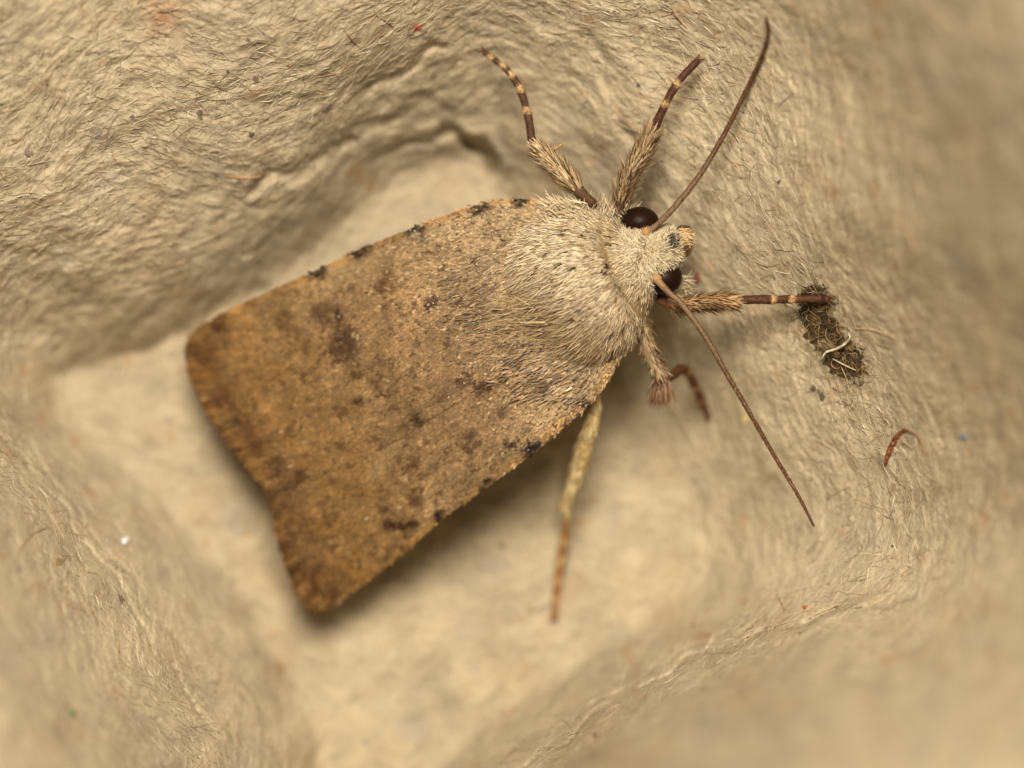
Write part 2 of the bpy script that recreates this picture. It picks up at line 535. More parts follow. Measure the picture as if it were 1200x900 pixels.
F = [
    ('paper_fleck', 489, 33, 5.0, (205, 70, 72), 'small pink red fleck near the top edge', 1.0),
    ('paper_fleck', 943, 712, 3.4, (190, 70, 50), 'tiny red fleck on the lower right rim', 1.2),
    ('paper_fleck', 872, 491, 4.0, (225, 200, 60), 'tiny yellow fleck beside the lower antenna', 1.0),
    ('paper_fleck', 1129, 513, 4.2, (110, 130, 140), 'small blue grey fleck at the right', 1.5),
    ('paper_fleck', 85, 836, 6.0, (92, 112, 52), 'blurred green fleck at the lower left', 1.2),
    ('paper_fleck', 295, 158, 4.2, (58, 46, 34), 'dark speck on the upper left wall', 1.0),
    ('paper_fleck', 291, 47, 2.6, (60, 48, 36), None, 1.0),
    ('paper_fleck', 267, 84, 2.4, (66, 52, 38), None, 1.2),
    ('paper_fleck', 155, 137, 3.0, (84, 66, 44), None, 1.4),
    ('paper_fleck', 234, 136, 5.0, (80, 62, 42), None, 1.6),
    ('paper_fleck', 300, 92, 5.0, (104, 78, 52), None, 1.3),
    ('paper_fleck', 34, 178, 6.0, (122, 102, 80), 'soft grey fleck at the left edge', 1.5),
    ('paper_fleck', 383, 126, 7.0, (122, 100, 76), None, 1.4),
    ('paper_fleck', 748, 100, 3.0, (60, 46, 32), None, 1.0),
    ('paper_fleck', 913, 213, 3.2, (52, 44, 52), 'dark speck between the upper antenna and the right edge', 1.0),
    ('paper_fleck', 962, 463, 5.0, (60, 54, 40), 'grey black flake under the dark debris patch', 1.9),
    ('paper_fleck', 953, 455, 3.4, (64, 56, 42), None, 1.5),
    ('paper_fleck', 817, 327, 6.0, (150, 86, 54), 'reddish brown fleck in the wall before the head', 1.5),
    ('paper_fleck', 70, 658, 6.0, (146, 112, 68), None, 1.2),
    ('paper_fleck', 142, 702, 4.0, (84, 62, 36), None, 1.8),
    ('paper_fleck', 328, 782, 7.0, (140, 108, 62), None, 1.2),
    ('paper_fleck', 698, 862, 4.0, (120, 90, 56), None, 1.2),
    ('paper_fleck', 622, 716, 5.5, (150, 128, 84), None, 1.0),
    ('paper_fleck', 588, 640, 6.5, (128, 104, 66), None, 1.0),
    ('paper_fleck', 1046, 640, 3.0, (80, 62, 40), None, 1.0),
    ('paper_fleck', 1016, 85, 5, (150, 124, 84), None, 1.0),
]
for nm, u, v, r, c, lb, st in F:
    fleck(nm, u, v, r * 0.8, alb(*c) * 0.8 + base * 0.2, carton, lb, st, rng.uniform(0, 3))
for pts, w, c, lb in [
    ([(262, 206), (285, 208), (303, 207), (308, 200)], 4.5, (168, 112, 58), 'orange brown fibre on the upper left wall'),
    ([(139, 132), (127, 152), (125, 168), (118, 184)], 2.2, (140, 92, 56), None),
    ([(130, 172), (134, 186), (145, 200)], 2.0, (140, 92, 56), None),
    ([(1056, 250), (1062, 268), (1076, 300)], 4.0, (164, 116, 72), 'blurred orange brown fibre near the right edge'),
    ([(786, 2), (792, 16), (806, 34)], 4.0, (160, 112, 70), 'pale brown fibre at the top edge'),
    ([(20, 650), (36, 628), (56, 618)], 3.0, (150, 108, 66), None),
    ([(140, 750), (138, 770), (142, 785)], 3.0, (150, 110, 66), None),
    ([(305, 855), (318, 880), (330, 900)], 3.0, (120, 88, 52), None),
    ([(402, 33), (412, 46), (424, 58)], 2.6, (150, 108, 62), None),
    ([(825, 765), (832, 752), (838, 742)], 2.4, (220, 200, 160), None),
    ([(1000, 385), (1020, 386), (1040, 392), (1052, 398)], 3.4, (190, 150, 96), None),
    ([(976, 470), (990, 474), (998, 472), (1000, 452)], 1.6, (110, 72, 44), None),
    ([(638, 870), (646, 855), (660, 845), (672, 858)], 1.6, (130, 96, 60), None),
    ([(736, 858 - 100), (744, 850 - 98), (752, 856 - 98)], 1.4, (120, 90, 56), None),
]:
    strand('stray_fibre', pts, w * 0.85, alb(*c) * 0.6 + base * 0.4, carton, lift=0.003, label=lb)

# ------------------------------------------------------------------ small things lying on the carton
# dark clump of debris in the right wall, with threads over it
nd0, nd1 = 70, 34
tt = np.linspace(0, 1, nd0)[:, None]; ss = np.linspace(-1, 1, nd1)[None]
cu_ = 948 + 58 * tt - 8 * np.sin(math.pi * tt); cv_ = 336 + 106 * tt
hw = (25 * np.clip(np.sin(math.pi * (0.05 + 0.9 * tt)), 0, 1) ** 0.45) * (1 + 0.10 * np.sin(9 * tt) + 0.06 * np.sin(23 * tt + 1))
du, dv = 58 / 121, 106 / 121
DU = cu_ - dv * hw * ss; DV = cv_ + du * hw * ss
edge = np.clip(1 - np.abs(ss), 0, 1) ** 0.5 * np.clip(np.sin(math.pi * tt), 0, 1) ** 0.4
dn = blur(rng.normal(size=(nd0, nd1)), 2.2); dn2 = blur(rng.normal(size=(nd0, nd1)), 0.9)
DU = DU + 2.5 * dn2; DV = DV + 2.5 * dn
DZ = zsurf(DU, DV) - 0.004 + edge * (0.024 + 0.006 * dn) + 0.0025 * dn2 * edge
for (x, y, r) in [(978, 392, 9), (990, 384, 6), (988, 420, 7), (962, 350, 7), (975, 366, 6)]:
    DZ = DZ - 0.022 * np.exp(-((DU - x) ** 2 + (DV - y) ** 2) / r ** 2)
dcol = alb(74, 56, 30)[None, None] * np.exp(0.35 * dn + 0.25 * dn2)[..., None]
pale = smooth(np.exp(-((DU - 968) ** 2 / 160 + (DV - 402) ** 2 / 260)), 0.2, 1.0)[..., None]
dcol = dcol * (1 - 0.7 * pale) + 0.7 * pale * alb(150, 126, 80)
for (x, y, r) in [(978, 392, 8), (990, 384, 6), (988, 420, 7), (962, 350, 9), (980, 362, 8)]:
    k = np.exp(-((DU - x) ** 2 + (DV - y) ** 2) / r ** 2)[..., None]
    dcol = dcol * (1 - 0.75 * k) + 0.75 * k * alb(48, 32, 18)
deb_root = bpy.data.objects.new('debris_clump', None); C.objects.link(deb_root)
deb_root.location = Vector(P(975, 390, float(zsurf(975, 390))))
tag(deb_root, 'dark brown clump of threaded debris under the tip of the right foreleg', 'debris')
mesh_object('crust', P(DU, DV, DZ).reshape(-1, 3), grid_faces(nd0, nd1), M_debris, deb_root, dcol.reshape(-1, 3))
n = 190
k = rng.integers(0, nd0, n), rng.integers(3, nd1 - 3, n)
v_, f_, c_ = fibre_set(n, DU[k], DV[k], rng.uniform(0, 6.28, n), rng.uniform(8, 26, n), rng.uniform(0.5, 1.0, n), rng.uniform(.004, .018, n),
                       np.where(rng.uniform(size=(n, 1)) < 0.5, alb(150, 122, 78), alb(96, 70, 42)), segs=8, curl=3.0)
v_[:, 2] += 0.012
tag(mesh_object('tangled_threads', v_, f_, M_fibre, deb_root, c_), kind='stuff')
strand('pale_thread', [(962, 422), (968, 413), (980, 409), (990, 403), (996, 396), (994, 390)], 3.0, alb(226, 206, 160), deb_root, 0.034, thick=0.8,
       label='bright curved thread across the dark clump')
strand('pale_thread', [(985, 428), (992, 444), (996, 462)], 1.8, alb(170, 140, 96), deb_root, 0.02, thick=0.8)
strand('pale_thread', [(975, 420), (990, 428), (1003, 434)], 1.8, alb(200, 176, 130), deb_root, 0.028, thick=0.8)

curl = bpy.data.objects.new('bark_curl', None); C.objects.link(curl)
curl.location = Vector(P(1045, 530, float(zsurf(1045, 530))))
tag(curl, 'reddish brown curled plant shred at the right below the dark debris', 'plant shred')
q = resample([(1037, 546, 3), (1042, 530, 6.5), (1049, 515, 6.5), (1057, 506, 4.5), (1064, 503, 3)], 40)
q[:, 2] *= 1 + 0.07 * rng.normal(size=40); q[:, 0] += 0.5 * rng.normal(size=40)
vv, ff, ix = tube(P(q[:, 0], q[:, 1], zsurf(q[:, 0], q[:, 1]) + 0.008), q[:, 2] / 2 * S * 1.0, 10, 0.3)
mesh_object('blade', vv, ff, M_fleck, curl, alb(118, 70, 38)[None] * np.exp(0.35 * rng.normal(size=(len(vv), 1))))
strand('tail_thread', [(1062, 503), (1071, 507), (1079, 516), (1082, 530)], 2.2, alb(150, 110, 70), curl, 0.014)

crumb = fleck('crumb', 147, 633, 4.8, alb(250, 244, 232), None, None, 0.8, 0.3, 1.6)
tag(crumb, 'tiny bright white crumb on the lower left wall', 'crumb')

# ------------------------------------------------------------------ the moth
moth = bpy.data.objects.new('moth', None); C.objects.link(moth)
moth.location = Vector(P(560, 420, 0.0))
tag(moth, 'brown speckled moth with pale furry thorax resting in the egg carton cup', 'moth')

AX0 = np.array([690.0, 335.0]); AXD = np.array([-0.840, 0.542])
AXN = np.array([-0.542, -0.840])


def wing_z(u, v):
    a = (u - AX0[0]) * AXD[0] + (v - AX0[1]) * AXD[1]
    b = (u - AX0[0]) * AXN[0] + (v - AX0[1]) * AXN[1]
    aa = np.clip(a / 444, -0.4, 1.3)
    return 0.53 - 0.33 * np.clip(aa, 0, 2) ** 1.5 - 0.075 * smooth(-a, -130, 20) - 0.05 * (b / 130) ** 2 - 0.03 * smooth(np.abs(b), 95, 150)


# noise fields over the plan for the wing pigment
NI = [blur(rng.normal(size=(640, 640)), s) for s in (1.2, 3.0, 7.0, 16.0)]


def nz(k, u, v):
    return NI[k][np.clip(v - 150, 0, 639).astype(int), np.clip(u - 180, 0, 639).astype(int)]


TERM = [(232, 386), (222, 408), (227, 440), (250, 487), (289, 540), (313, 574), (321, 600), (332, 640), (343, 675), (356, 700), (374, 709)]
COSTA_U = [(690, 250), (640, 236), (600, 235), (560, 240), (487, 267), (425, 292), (373, 317), (300, 350), (255, 372), (236, 385)]
COSTA_L = [(742, 372), (740, 398), (726, 422), (692, 470), (630, 525), (570, 570), (520, 605), (470, 648), (420, 687), (394, 704)]
LB = [  # markings: u, v, ru, rv, turn, colour, strength
    (487, 268, 11, 8, -.4, (48, 30, 22), 1), (428, 292, 14, 8, -.4, (62, 40, 26), .9), (374, 316, 11, 9, -.4, (40, 28, 20), 1),
    (566, 243, 14, 8, -.1, (66, 44, 26), .9), (612, 238, 9, 4, 0, (60, 40, 26), .9), (300, 352, 9, 6, -.4, (112, 66, 30), .6), (262, 372, 8, 6, 0, (110, 66, 32), .6),
    (520, 606, 8, 10, .3, (50, 32, 24), 1), (573, 568, 13, 8, -.6, (58, 40, 28), .95), (626, 524, 13, 9, -.6, (48, 34, 26), 1), (600, 518, 7, 5, 0, (70, 52, 34), .8),
    (695, 470, 11, 6, .2, (56, 36, 26), .95), (735, 440 - 14, 5, 9, .5, (66, 44, 30), .7), (660, 500, 16, 3, -.7, (104, 72, 42), .6),
    (386, 366, 17, 12, .5, (112, 76, 44), .75), (396, 371, 7, 5, .6, (78, 48, 28), .8), (388, 366, 7, 4, .6, (158, 120, 78), .7), (405, 403, 15, 20, .2, (104, 72, 44), .85), (408, 395, 6, 6, 0, (84, 60, 40), .7),
    (456, 332, 11, 12, .3, (112, 74, 38), .6), (512, 355, 7, 8, .3, (88, 56, 32), .9), (509, 350, 4, 4, 0, (130, 90, 64), .6), (335, 372, 12, 12, 0, (116, 80, 42), .55), (350, 386, 6, 7, 0, (112, 76, 40), .5),
    (362, 410, 5, 9, 0, (112, 76, 40), .5), (553, 518, 11, 13, -.2, (112, 82, 50), .75), (490, 490, 6, 7, 0, (80, 52, 28), .8), (474, 498, 9, 4, -.5, (104, 72, 38), .6), (468, 614, 15, 7, 0, (78, 50, 30), .8), (486, 612, 6, 5, 0, (74, 48, 30), .7),
    (484, 545, 5, 16, .6, (104, 66, 34), .6), (497, 556, 5, 5, 0, (92, 60, 34), .6), (490, 580, 9, 10, 0, (112, 78, 46), .7), (496, 572, 4, 6, 0, (78, 52, 32), .7),
    (562, 447, 12, 4, 0, (96, 56, 30), .8), (568, 456, 7, 7, .4, (96, 60, 34), .75), (545, 446, 7, 4, 0, (100, 60, 32), .7),
    (420, 440, 7, 5, 0, (108, 74, 38), .7), (442, 450, 6, 5, .6, (104, 68, 34), .7), (422, 470, 6, 5, 0, (96, 64, 32), .75), (458, 462, 8, 3, -.4, (104, 70, 36), .6), (465, 476, 6, 3, 0, (108, 74, 40), .6),
    (393, 564, 8, 5, .1, (92, 58, 28), .8), (355, 555, 8, 6, .1, (92, 60, 28), .7), (328, 540, 9, 6, 0, (108, 72, 34), .6), (452, 594, 5, 5, 0, (98, 66, 36), .7), (400, 480, 10, 6, 0, (116, 80, 42), .5),
    (520, 465, 9, 3, 0, (112, 76, 40), .6), (590, 480, 8, 6, 0, (112, 78, 44), .55), (640, 455, 12, 5, -.5, (112, 82, 48), .6), (690, 430, 14, 4, -.5, (92, 66, 40), .7),
]
PALE = [(418, 392, 3.2, 3.5, 0, (196, 170, 128), .8), (399, 427, 2.4, 2.4, 0, (196, 168, 122), .8), (476, 559, 3, 4.5, .3, (190, 156, 106), .8), (474, 583, 2.4, 5, .1, (190, 156, 106), .8),
        (489, 277, 4, 2.4, 0, (176, 158, 122), .6), (400, 318, 14, 6, -.4, (172, 142, 98), .45), (455, 535, 6, 28, .62, (158, 128, 86), .6), (446, 295, 16, 5, -.4, (170, 140, 98), .4),
        (392, 368, 5, 2.5, .6, (168, 134, 92), .5), (390, 560, 20, 16, 0, (154, 118, 70), .4)]
WING_MEAN = np.array([1.0, 1.0, 1.0])


def wing_colour(u, v):
    """pigment of the forewings over the plan"""
    uj = u + 1.6 * nz(1, u, v) + 1.0 * nz(0, u, v); vj = v + 1.6 * nz(1, v + 37, u - 11) + 1.0 * nz(0, v, u)
    a = (u - AX0[0]) * AXD[0] + (v - AX0[1]) * AXD[1]
    near = smooth(-a, -210, -40)[..., None]
    far = smooth(a, 220, 400)[..., None]
    c = alb(152, 119, 80) * (1 - near) + alb(164, 135, 94) * near
    c = c * (1 - far) + alb(146, 110, 64) * far
    # greyer dusting towards both costas
    dc = np.minimum(seg_dist(uj, vj, COSTA_U), seg_dist(uj, vj, COSTA_L))
    dust = (np.exp(-(dc / 42) ** 2) * smooth(a, 420, 250))[..., None]
    c = c * (1 - 0.45 * dust) + 0.45 * dust * alb(172, 142, 98)
    rim = np.exp(-(dc / 6.5) ** 2)[..., None]
    c = c * (1 - 0.7 * rim) + 0.7 * rim * alb(172, 126, 68)
    # termen: dark band, ochre line inside it, row of dark points on the edge
    dt = seg_dist(uj, vj, TERM)
    band = np.exp(-((dt - 24) / 22) ** 2)[..., None] * (0.72 + 0.25 * nz(2, u, v) + 0.15 * nz(1, u, v))[..., None].clip(0, 1)
    c = c * (1 - 0.9 * band) + 0.9 * band * alb(92, 60, 30)
    sub = np.exp(-((dt - 58 - 5 * nz(3, u, v)) / 9) ** 2)[..., None] * (0.6 + 0.4 * nz(2, v, u))[..., None].clip(0, 1)
    c = c * (1 - 0.45 * sub) + 0.45 * sub * alb(160, 114, 58)
    outer = np.exp(-(dt / 9) ** 2)[..., None]
    c = c * (1 - 0.55 * outer) + 0.55 * outer * alb(132, 94, 50)
    for (x, y) in [(233, 413), (241, 440), (259, 467), (279, 492), (303, 522), (326, 552), (336, 586), (340, 637), (352, 665), (371, 690), (392, 694), (257, 384)]:
        k = np.exp(-(((uj - x) ** 2 + (vj - y) ** 2) / 42))[..., None]
        c = c * (1 - 0.8 * k) + 0.8 * k * alb(66, 36, 18)
    # cloudy mottling
    c = c * np.exp(0.08 * nz(3, u, v) + 0.08 * nz(2, u, v) + 0.09 * nz(1, u, v) + 0.10 * nz(0, v, u))[..., None]
    oc = smooth(nz(2, u + 9, v - 20), 0.6, 2.0)[..., None] * far
    c = c * (1 - 0.3 * oc) + 0.3 * oc * alb(166, 116, 58)
    # freckles
    fk = smooth(0.6 * nz(1, u + 55, v + 3) + 0.8 * nz(0, u, v), 0.95, 1.8)[..., None]
    c = c * (1 - 0.72 * fk) + 0.72 * fk * alb(88, 60, 34)
    # faint dark cross lines
    for a0, s in ((118, .30), (238, .20), (330, .22)):
        ln = np.exp(-((a - a0 - 7 * nz(3, v, u) - 4 * nz(2, u, v)) / 7) ** 2)[..., None] * smooth(nz(2, v, u), -0.4, 1.0)[..., None]
        c = c * (1 - s * ln) + s * ln * alb(104, 66, 34)
    for mi, (x, y, ru, rv, t, cl, st) in enumerate(LB + PALE):
        dx = uj - x; dy = vj - y
        p = (dx * math.cos(t) + dy * math.sin(t)) / (ru * 1.2); q = (-dx * math.sin(t) + dy * math.cos(t)) / (rv * 1.2)
        k = (min(1, st * 1.15) * np.exp(-(p * p + q * q) ** 3) * np.clip(0.95 + 0.22 * nz(0, u, v), 0, 1.1))[..., None].clip(0, 1)
        c = c * (1 - k) + k * alb(*cl) * (0.62 if mi < len(LB) else 1.0)
    return c * (np.array([.70, .665, .565]) * (1 - near) + np.array([.93, .91, .88]) * near)


def wing_patch(costa, inner, bulge, n_t, n_s, extra):
    """forewing sheet between costa and inner margin; plan coordinates (n_t, n_s)"""
    A = resample(costa, n_t); B = resample(inner, n_t)
    t = np.linspace(0, 1, n_t)[:, None]; s = np.linspace(0, 1, n_s)[None]
    U_ = A[:, :1] * (1 - s) + B[:, :1] * s
    V_ = A[:, 1:2] * (1 - s) + B[:, 1:2] * s
    T = resample(bulge, n_s) + np.array([6.7, -4.3])      # true hind edge, less the length of its fringe
    T = T + np.exp(-(((T[:, :1] - 314) ** 2 + (T[:, 1:] - 585) ** 2) / 900)) * np.array([6.0, -2.0])
    k = t ** 5
    U_ = U_ + k * (T[:, 0][None] - U_[-1:]); V_ = V_ + k * (T[:, 1][None] - V_[-1:])
    return U_, V_


WINGS = []
up = wing_patch(COSTA_U, [(705, 318), (660, 368), (600, 425), (500, 492), (420, 538), (350, 568), (314, 578)],
                [(236, 385), (223, 405), (226, 438), (249, 487), (288, 540), (305, 565), (314, 578)], 150, 110, 0)
lo = wing_patch(COSTA_L, [(712, 318), (640, 345), (560, 385), (480, 420), (400, 455), (340, 480), (300, 505)],
                [(394, 704), (372, 710), (355, 700), (342, 672), (331, 640), (320, 600), (308, 560), (300, 505)], 150, 110, 0)
for (U_, V_), off, lab in ((up, 0.0, 'upper forewing of the picture, overlapping the other'), (lo, -0.011, 'lower forewing of the picture, partly covered')):
    Z_ = wing_z(U_, V_) + off
    tt = np.linspace(0, 1, U_.shape[0])[:, None]; ss = np.linspace(0, 1, U_.shape[1])[None]
    # shallow veins and creases, slightly wavy hind edge
    Z_ = Z_ + 0.005 * np.maximum(0, np.cos(ss * 50 + 2 * tt)) ** 3 * tt + 0.006 * nz(3, U_, V_) * tt
    Z_ = Z_ - (off > -0.005) * 0.005 * smooth(ss, 0.9, 1.0) - (off < -0.005) * 0.03 * smooth(ss, 0.62, 0.85)
    cl = wing_colour(U_, V_)
    w = mesh_object('forewing', P(U_, V_, Z_).reshape(-1, 3), grid_faces(*U_.shape), M_wing, moth, (cl * 0.9).reshape(-1, 3))
    w['label'] = lab
    md = w.modifiers.new('thickness', 'SOLIDIFY'); md.thickness = 0.0025; md.offset = 0
    WINGS.append((U_, V_, Z_, w))


def bil(G, x, y):
    i = np.clip(x.astype(int), 0, G.shape[0] - 2); j = np.clip(y.astype(int), 0, G.shape[1] - 2)
    fx = x - i; fy = y - j
    return (G[i, j] * (1 - fy) + G[i, j + 1] * fy) * (1 - fx) + (G[i + 1, j] * (1 - fy) + G[i + 1, j + 1] * fy) * fx


for wi, (U_, V_, Z_, w) in enumerate(WINGS):
    area = np.abs(np.gradient(U_, axis=0) * np.gradient(V_, axis=1) - np.gradient(U_, axis=1) * np.gradient(V_, axis=0))
    pr = (area / area.sum()).ravel()
    n = 46000 if wi == 0 else 42000
    k = rng.choice(len(pr), n, p=pr)
    x = np.clip(k // U_.shape[1] + rng.uniform(-.5, .5, n), 0, U_.shape[0] - 1.01); y = np.clip(k % U_.shape[1] + rng.uniform(-.5, .5, n), 0, U_.shape[1] - 1.01)
    # fringe: more scales along the hind edge
    nf = 5000
    x = np.concatenate([x, U_.shape[0] - 1.01 - np.abs(rng.normal(size=nf)) * 1.2]); y = np.concatenate([y, rng.uniform(0, U_.shape[1] - 1.01, nf)])
    n += nf
    u = bil(U_, x, y); v = bil(V_, x, y); z = bil(Z_, x, y) + 0.0032
    x2 = np.minimum(x + 1.5, U_.shape[0] - 1.0); x1 = x2 - 2.0
    du = bil(U_, x2, y) - bil(U_, x1, y); dv = bil(V_, x2, y) - bil(V_, x1, y)
    th = np.arctan2(dv, du) + rng.normal(size=n) * 0.30
    fr = np.arange(n) >= n - nf
    ln = rng.uniform(4.0, 6.5, n) * (1 + rng.uniform(0.2, 1.8, n) * fr); wd = rng.uniform(1.6, 3.0, n) * (1 - 0.35 * fr)
    a = (u - AX0[0]) * AXD[0] + (v - AX0[1]) * AXD[1]
    nearb = smooth(-a, -230, -60)
    hairy = (rng.uniform(size=n) < 0.35 * nearb)
    ln = np.where(hairy, ln * 1.7, ln); wd = np.where(hairy, wd * 0.6, wd)
    rootp = P(u, v, z)
    tipz = bil(Z_, np.minimum(x + 1.2, U_.shape[0] - 1.01), y)
    ahead = P(u + np.cos(th) * ln, v + np.sin(th) * ln, z + 0.0)
    zsl = (bil(Z_, x2, y) - bil(Z_, x1, y)) / (np.hypot(du, dv) + 1e-6) * ln
    ahead[:, 2] = z + zsl + rng.uniform(0.001, 0.0055, n) * (1 + 0.8 * nearb)
    direc = ahead - rootp
    L = np.linalg.norm(direc, axis=1)
    nrm = np.tile(np.array([0, 0, 1.0]), (n, 1)) + rng.normal(size=(n, 3)) * 0.16
    c = wing_colour(u, v)
    c = c * np.exp(rng.normal(size=(n, 1)) * (0.19 + 0.08 * nearb[:, None]))
    c[fr] *= (0.7 + 0.5 * (np.sin(y[fr] * 0.85) > 0))[:, None]
    r = rng.uniform(size=n)
    dk = (r < 0.010 + 0.035 * nearb); c[dk] = alb(84, 60, 36) * rng.uniform(0.7, 1.6, (dk.sum(), 1))
    pl = (r > 0.999 - 0.11 * nearb); c[pl] = alb(180, 152, 108) * rng.uniform(0.8, 1.1, (pl.sum(), 1))
    vv, ff, cc = ribbons(rootp, direc, nrm, L, wd * S, c, segs=2, bend=0.12, taper=0.75)
    sc = mesh_object('wing_scales', vv, ff, M_scale, w, cc, smooth_shade=False)
    tag(sc, kind='stuff')

# body: one continuous loft from the face to the tip of the abdomen
BD = [  # u, v, z, half width (plan units), half height (cm)
    (796, 285, .46, 6, .02), (792, 286, .46, 13, .045), (784, 288, .46, 20, .07), (772, 292, .455, 24, .085), (758, 297, .45, 30, .095),
    (746, 303, .44, 46, .12), (730, 309, .42, 68, .155), (710, 318, .41, 84, .185), (690, 329, .40, 92, .195), (665, 343, .39, 96, .185),
    (635, 360, .37, 94, .150), (600, 381, .34, 84, .115), (560, 406, .30, 66, .14), (510, 438, .26, 58, .125), (450, 476, .21, 46, .11),
    (395, 510, .16, 28, .075), (360, 532, .14, 8, .02)]
bq = resample(BD, 90)
ctr = P(bq[:, 0], bq[:, 1], bq[:, 2])
t, s_, b_ = frames(ctr)
aa = np.linspace(0, 2 * math.pi, 48, endpoint=False)
bv = ctr[:, None] + (bq[:, 3] * S)[:, None, None] * s_[:, None] * np.cos(aa)[None, :, None] + bq[:, 4][:, None, None] * b_[:, None] * np.sin(aa)[None, :, None]
_ga = np.gradient(bv, axis=0); _gb = np.roll(bv, -1, 1) - np.roll(bv, 1, 1)
bnrm = np.cross(_ga, _gb)
bnrm *= np.sign((bnrm * (bv - ctr[:, None])).sum(-1))[..., None]
bnrm /= np.linalg.norm(bnrm, axis=-1)[..., None]
bcol = np.tile(alb(150, 124, 82), (90 * 48, 1))
body = mesh_object('body', bv.reshape(-1, 3), grid_faces(90, 48, True)[:, ::-1], M_body, moth, bcol)


def to_plan(p):
    k = S * (H - p[:, 2]) / D
    return p[:, 0] / k + 600, 450 - p[:, 1] / k


HD = np.array([  # combing of the thorax: u, v, du, dv (towards the hair tips)
    (660, 245, -1, -.12), (690, 255, -1, -.05), (725, 280, -.9, -.1), (640, 275, -1, .05), (680, 285, -1, .12), (640, 320, -.8, .55), (690, 320, -.85, .5),
    (730, 320, -.9, .45), (600, 330, -.75, .6), (600, 370, -1, .05), (640, 375, -1, .12), (690, 365, -.95, .3), (725, 370, -.5, .8),
    (735, 400, -.25, .95), (700, 400, -.6, .75), (650, 410, -.9, .35), (755, 335, -.2, .9), (575, 390, -1, 0), (620, 425, -.9, .4), (750, 290, -.6, .7), (745, 270, -.8, -.5)])


def comb(u, v):
    w = 1 / (((u[:, None] - HD[None, :, 0]) ** 2 + (v[:, None] - HD[None, :, 1]) ** 2) + 60) ** 1.3
    d = (w @ HD[:, 2:]) / w.sum(1)[:, None]
    return d / np.linalg.norm(d, axis=1)[:, None]


def sample_body(n, lo_i, hi_i, amin=-0.35):
    i = rng.uniform(lo_i, hi_i, n)
    th = rng.uniform(amin, math.pi - amin, n)
    i0 = i.astype(int); f = (i - i0)[:, None]
    r_ = th / (2 * math.pi) * 48 % 48
    j0 = r_.astype(int) % 48; j1 = (j0 + 1) % 48; g = (r_ - r_.astype(int))[:, None]
    p = (bv[i0, j0] * (1 - g) + bv[i0, j1] * g) * (1 - f) + (bv[i0 + 1, j0] * (1 - g) + bv[i0 + 1, j1] * g) * f
    nn = bnrm[i0, j0] * (1 - g) + bnrm[i0, j1] * g
    return p, nn / np.linalg.norm(nn, axis=1)[:, None]


iu = np.interp([762, 590], bq[::-1, 0], np.arange(90)[::-1])
n = 44000
p, nn = sample_body(n, iu[0], iu[1], -0.55)
u, v = to_plan(p)
d2 = comb(u + rng.normal(size=n) * 7, v + rng.normal(size=n) * 7)
d3 = np.stack([d2[:, 0], -d2[:, 1], np.zeros(n)], -1)
d3 -= nn * (d3 * nn).sum(1)[:, None]
d3 /= np.linalg.norm(d3, axis=1)[:, None] + 1e-6
lift = rng.uniform(0.04, 0.36, n)
d3 = d3 + nn * lift[:, None] + rng.normal(size=(n, 3)) * 0.18
a = (u - AX0[0]) * AXD[0] + (v - AX0[1]) * AXD[1]; bb = (u - AX0[0]) * AXN[0] + (v - AX0[1]) * AXN[1]
rear = smooth(a - 0.35 * bb, -15, 75)[:, None]
c = alb(202, 178, 136) * (1 - rear) + alb(148, 122, 82) * rear
low = smooth(-bb, 5, 60)[:, None]
c = (c * (1 - 0.35 * low) + 0.35 * low * alb(168, 140, 98)) * 1.14
clump = NI[1][np.clip(v * 1.3 - 150, 0, 639).astype(int), np.clip(u * 1.3 - 400, 0, 639).astype(int)][:, None]
c = c * np.exp(rng.normal(size=(n, 1)) * 0.17 + 0.10 * clump)
tipc = c * 1.12
r = rng.uniform(size=n)
spot = NI[1][np.clip(v * 2.0 - 350, 0, 639).astype(int), np.clip(u * 2.0 - 1000, 0, 639).astype(int)]
dk = r < 0.012 + 0.55 * smooth(spot, 1.9, 2.6)
c[dk] = alb(84, 60, 36); tipc[dk] = alb(58, 40, 24)
mid = p + d3 * 0.018
mu, mv = to_plan(mid)
for k in range(34):                                  # scattered dark dots in the coat
    du_, dv_ = rng.uniform(620, 745), rng.uniform(250, 420)
    dd = np.hypot((mu - du_) / 1.5, mv - dv_) < rng.uniform(1.6, 3.0)
    c[dd] = alb(92, 64, 36); tipc[dd] = alb(60, 40, 22)
tn = (r > 0.9); tipc[tn] = alb(150, 104, 62)
vv, ff, cc = ribbons(p - nn * 0.004, d3, nn + rng.normal(size=(n, 3)) * 0.35, rng.uniform(.018, .042, n) * (1 + 0.7 * rear[:, 0] * rng.uniform(size=n)), rng.uniform(.0018, .0042, n), c * 0.82, 3, 0.12, 0.3, tipc)
tag(mesh_object('thorax_fur', vv, ff, M_fur, body, cc), kind='stuff')

# collar line between head and thorax, and the pale head tuft
ih = np.interp([796, 750], bq[::-1, 0], np.arange(90)[::-1])
n = 13000
p, nn = sample_body(n, max(ih[0], 1), ih[1], -0.3)
u, v = to_plan(p)
d2 = np.stack([(u - 762) * 0.9, (v - 296) * 1.0], -1)
d2 = d2 / (np.linalg.norm(d2, axis=1)[:, None] + 6) + rng.normal(size=(n, 2)) * 0.35
d3 = np.stack([d2[:, 0], -d2[:, 1], np.zeros(n)], -1)
d3 = d3 + nn * rng.uniform(0.05, 0.4, n)[:, None] + rng.normal(size=(n, 3)) * 0.15
c = np.tile(alb(208, 184, 138), (n, 1)) * np.exp(rng.normal(size=(n, 1)) * 0.12)
bl = np.exp(-((u - 783) ** 2 / 50 + (v - 286) ** 2 / 45)) > rng.uniform(size=n) * 0.9
c[bl] = alb(70, 58, 42)
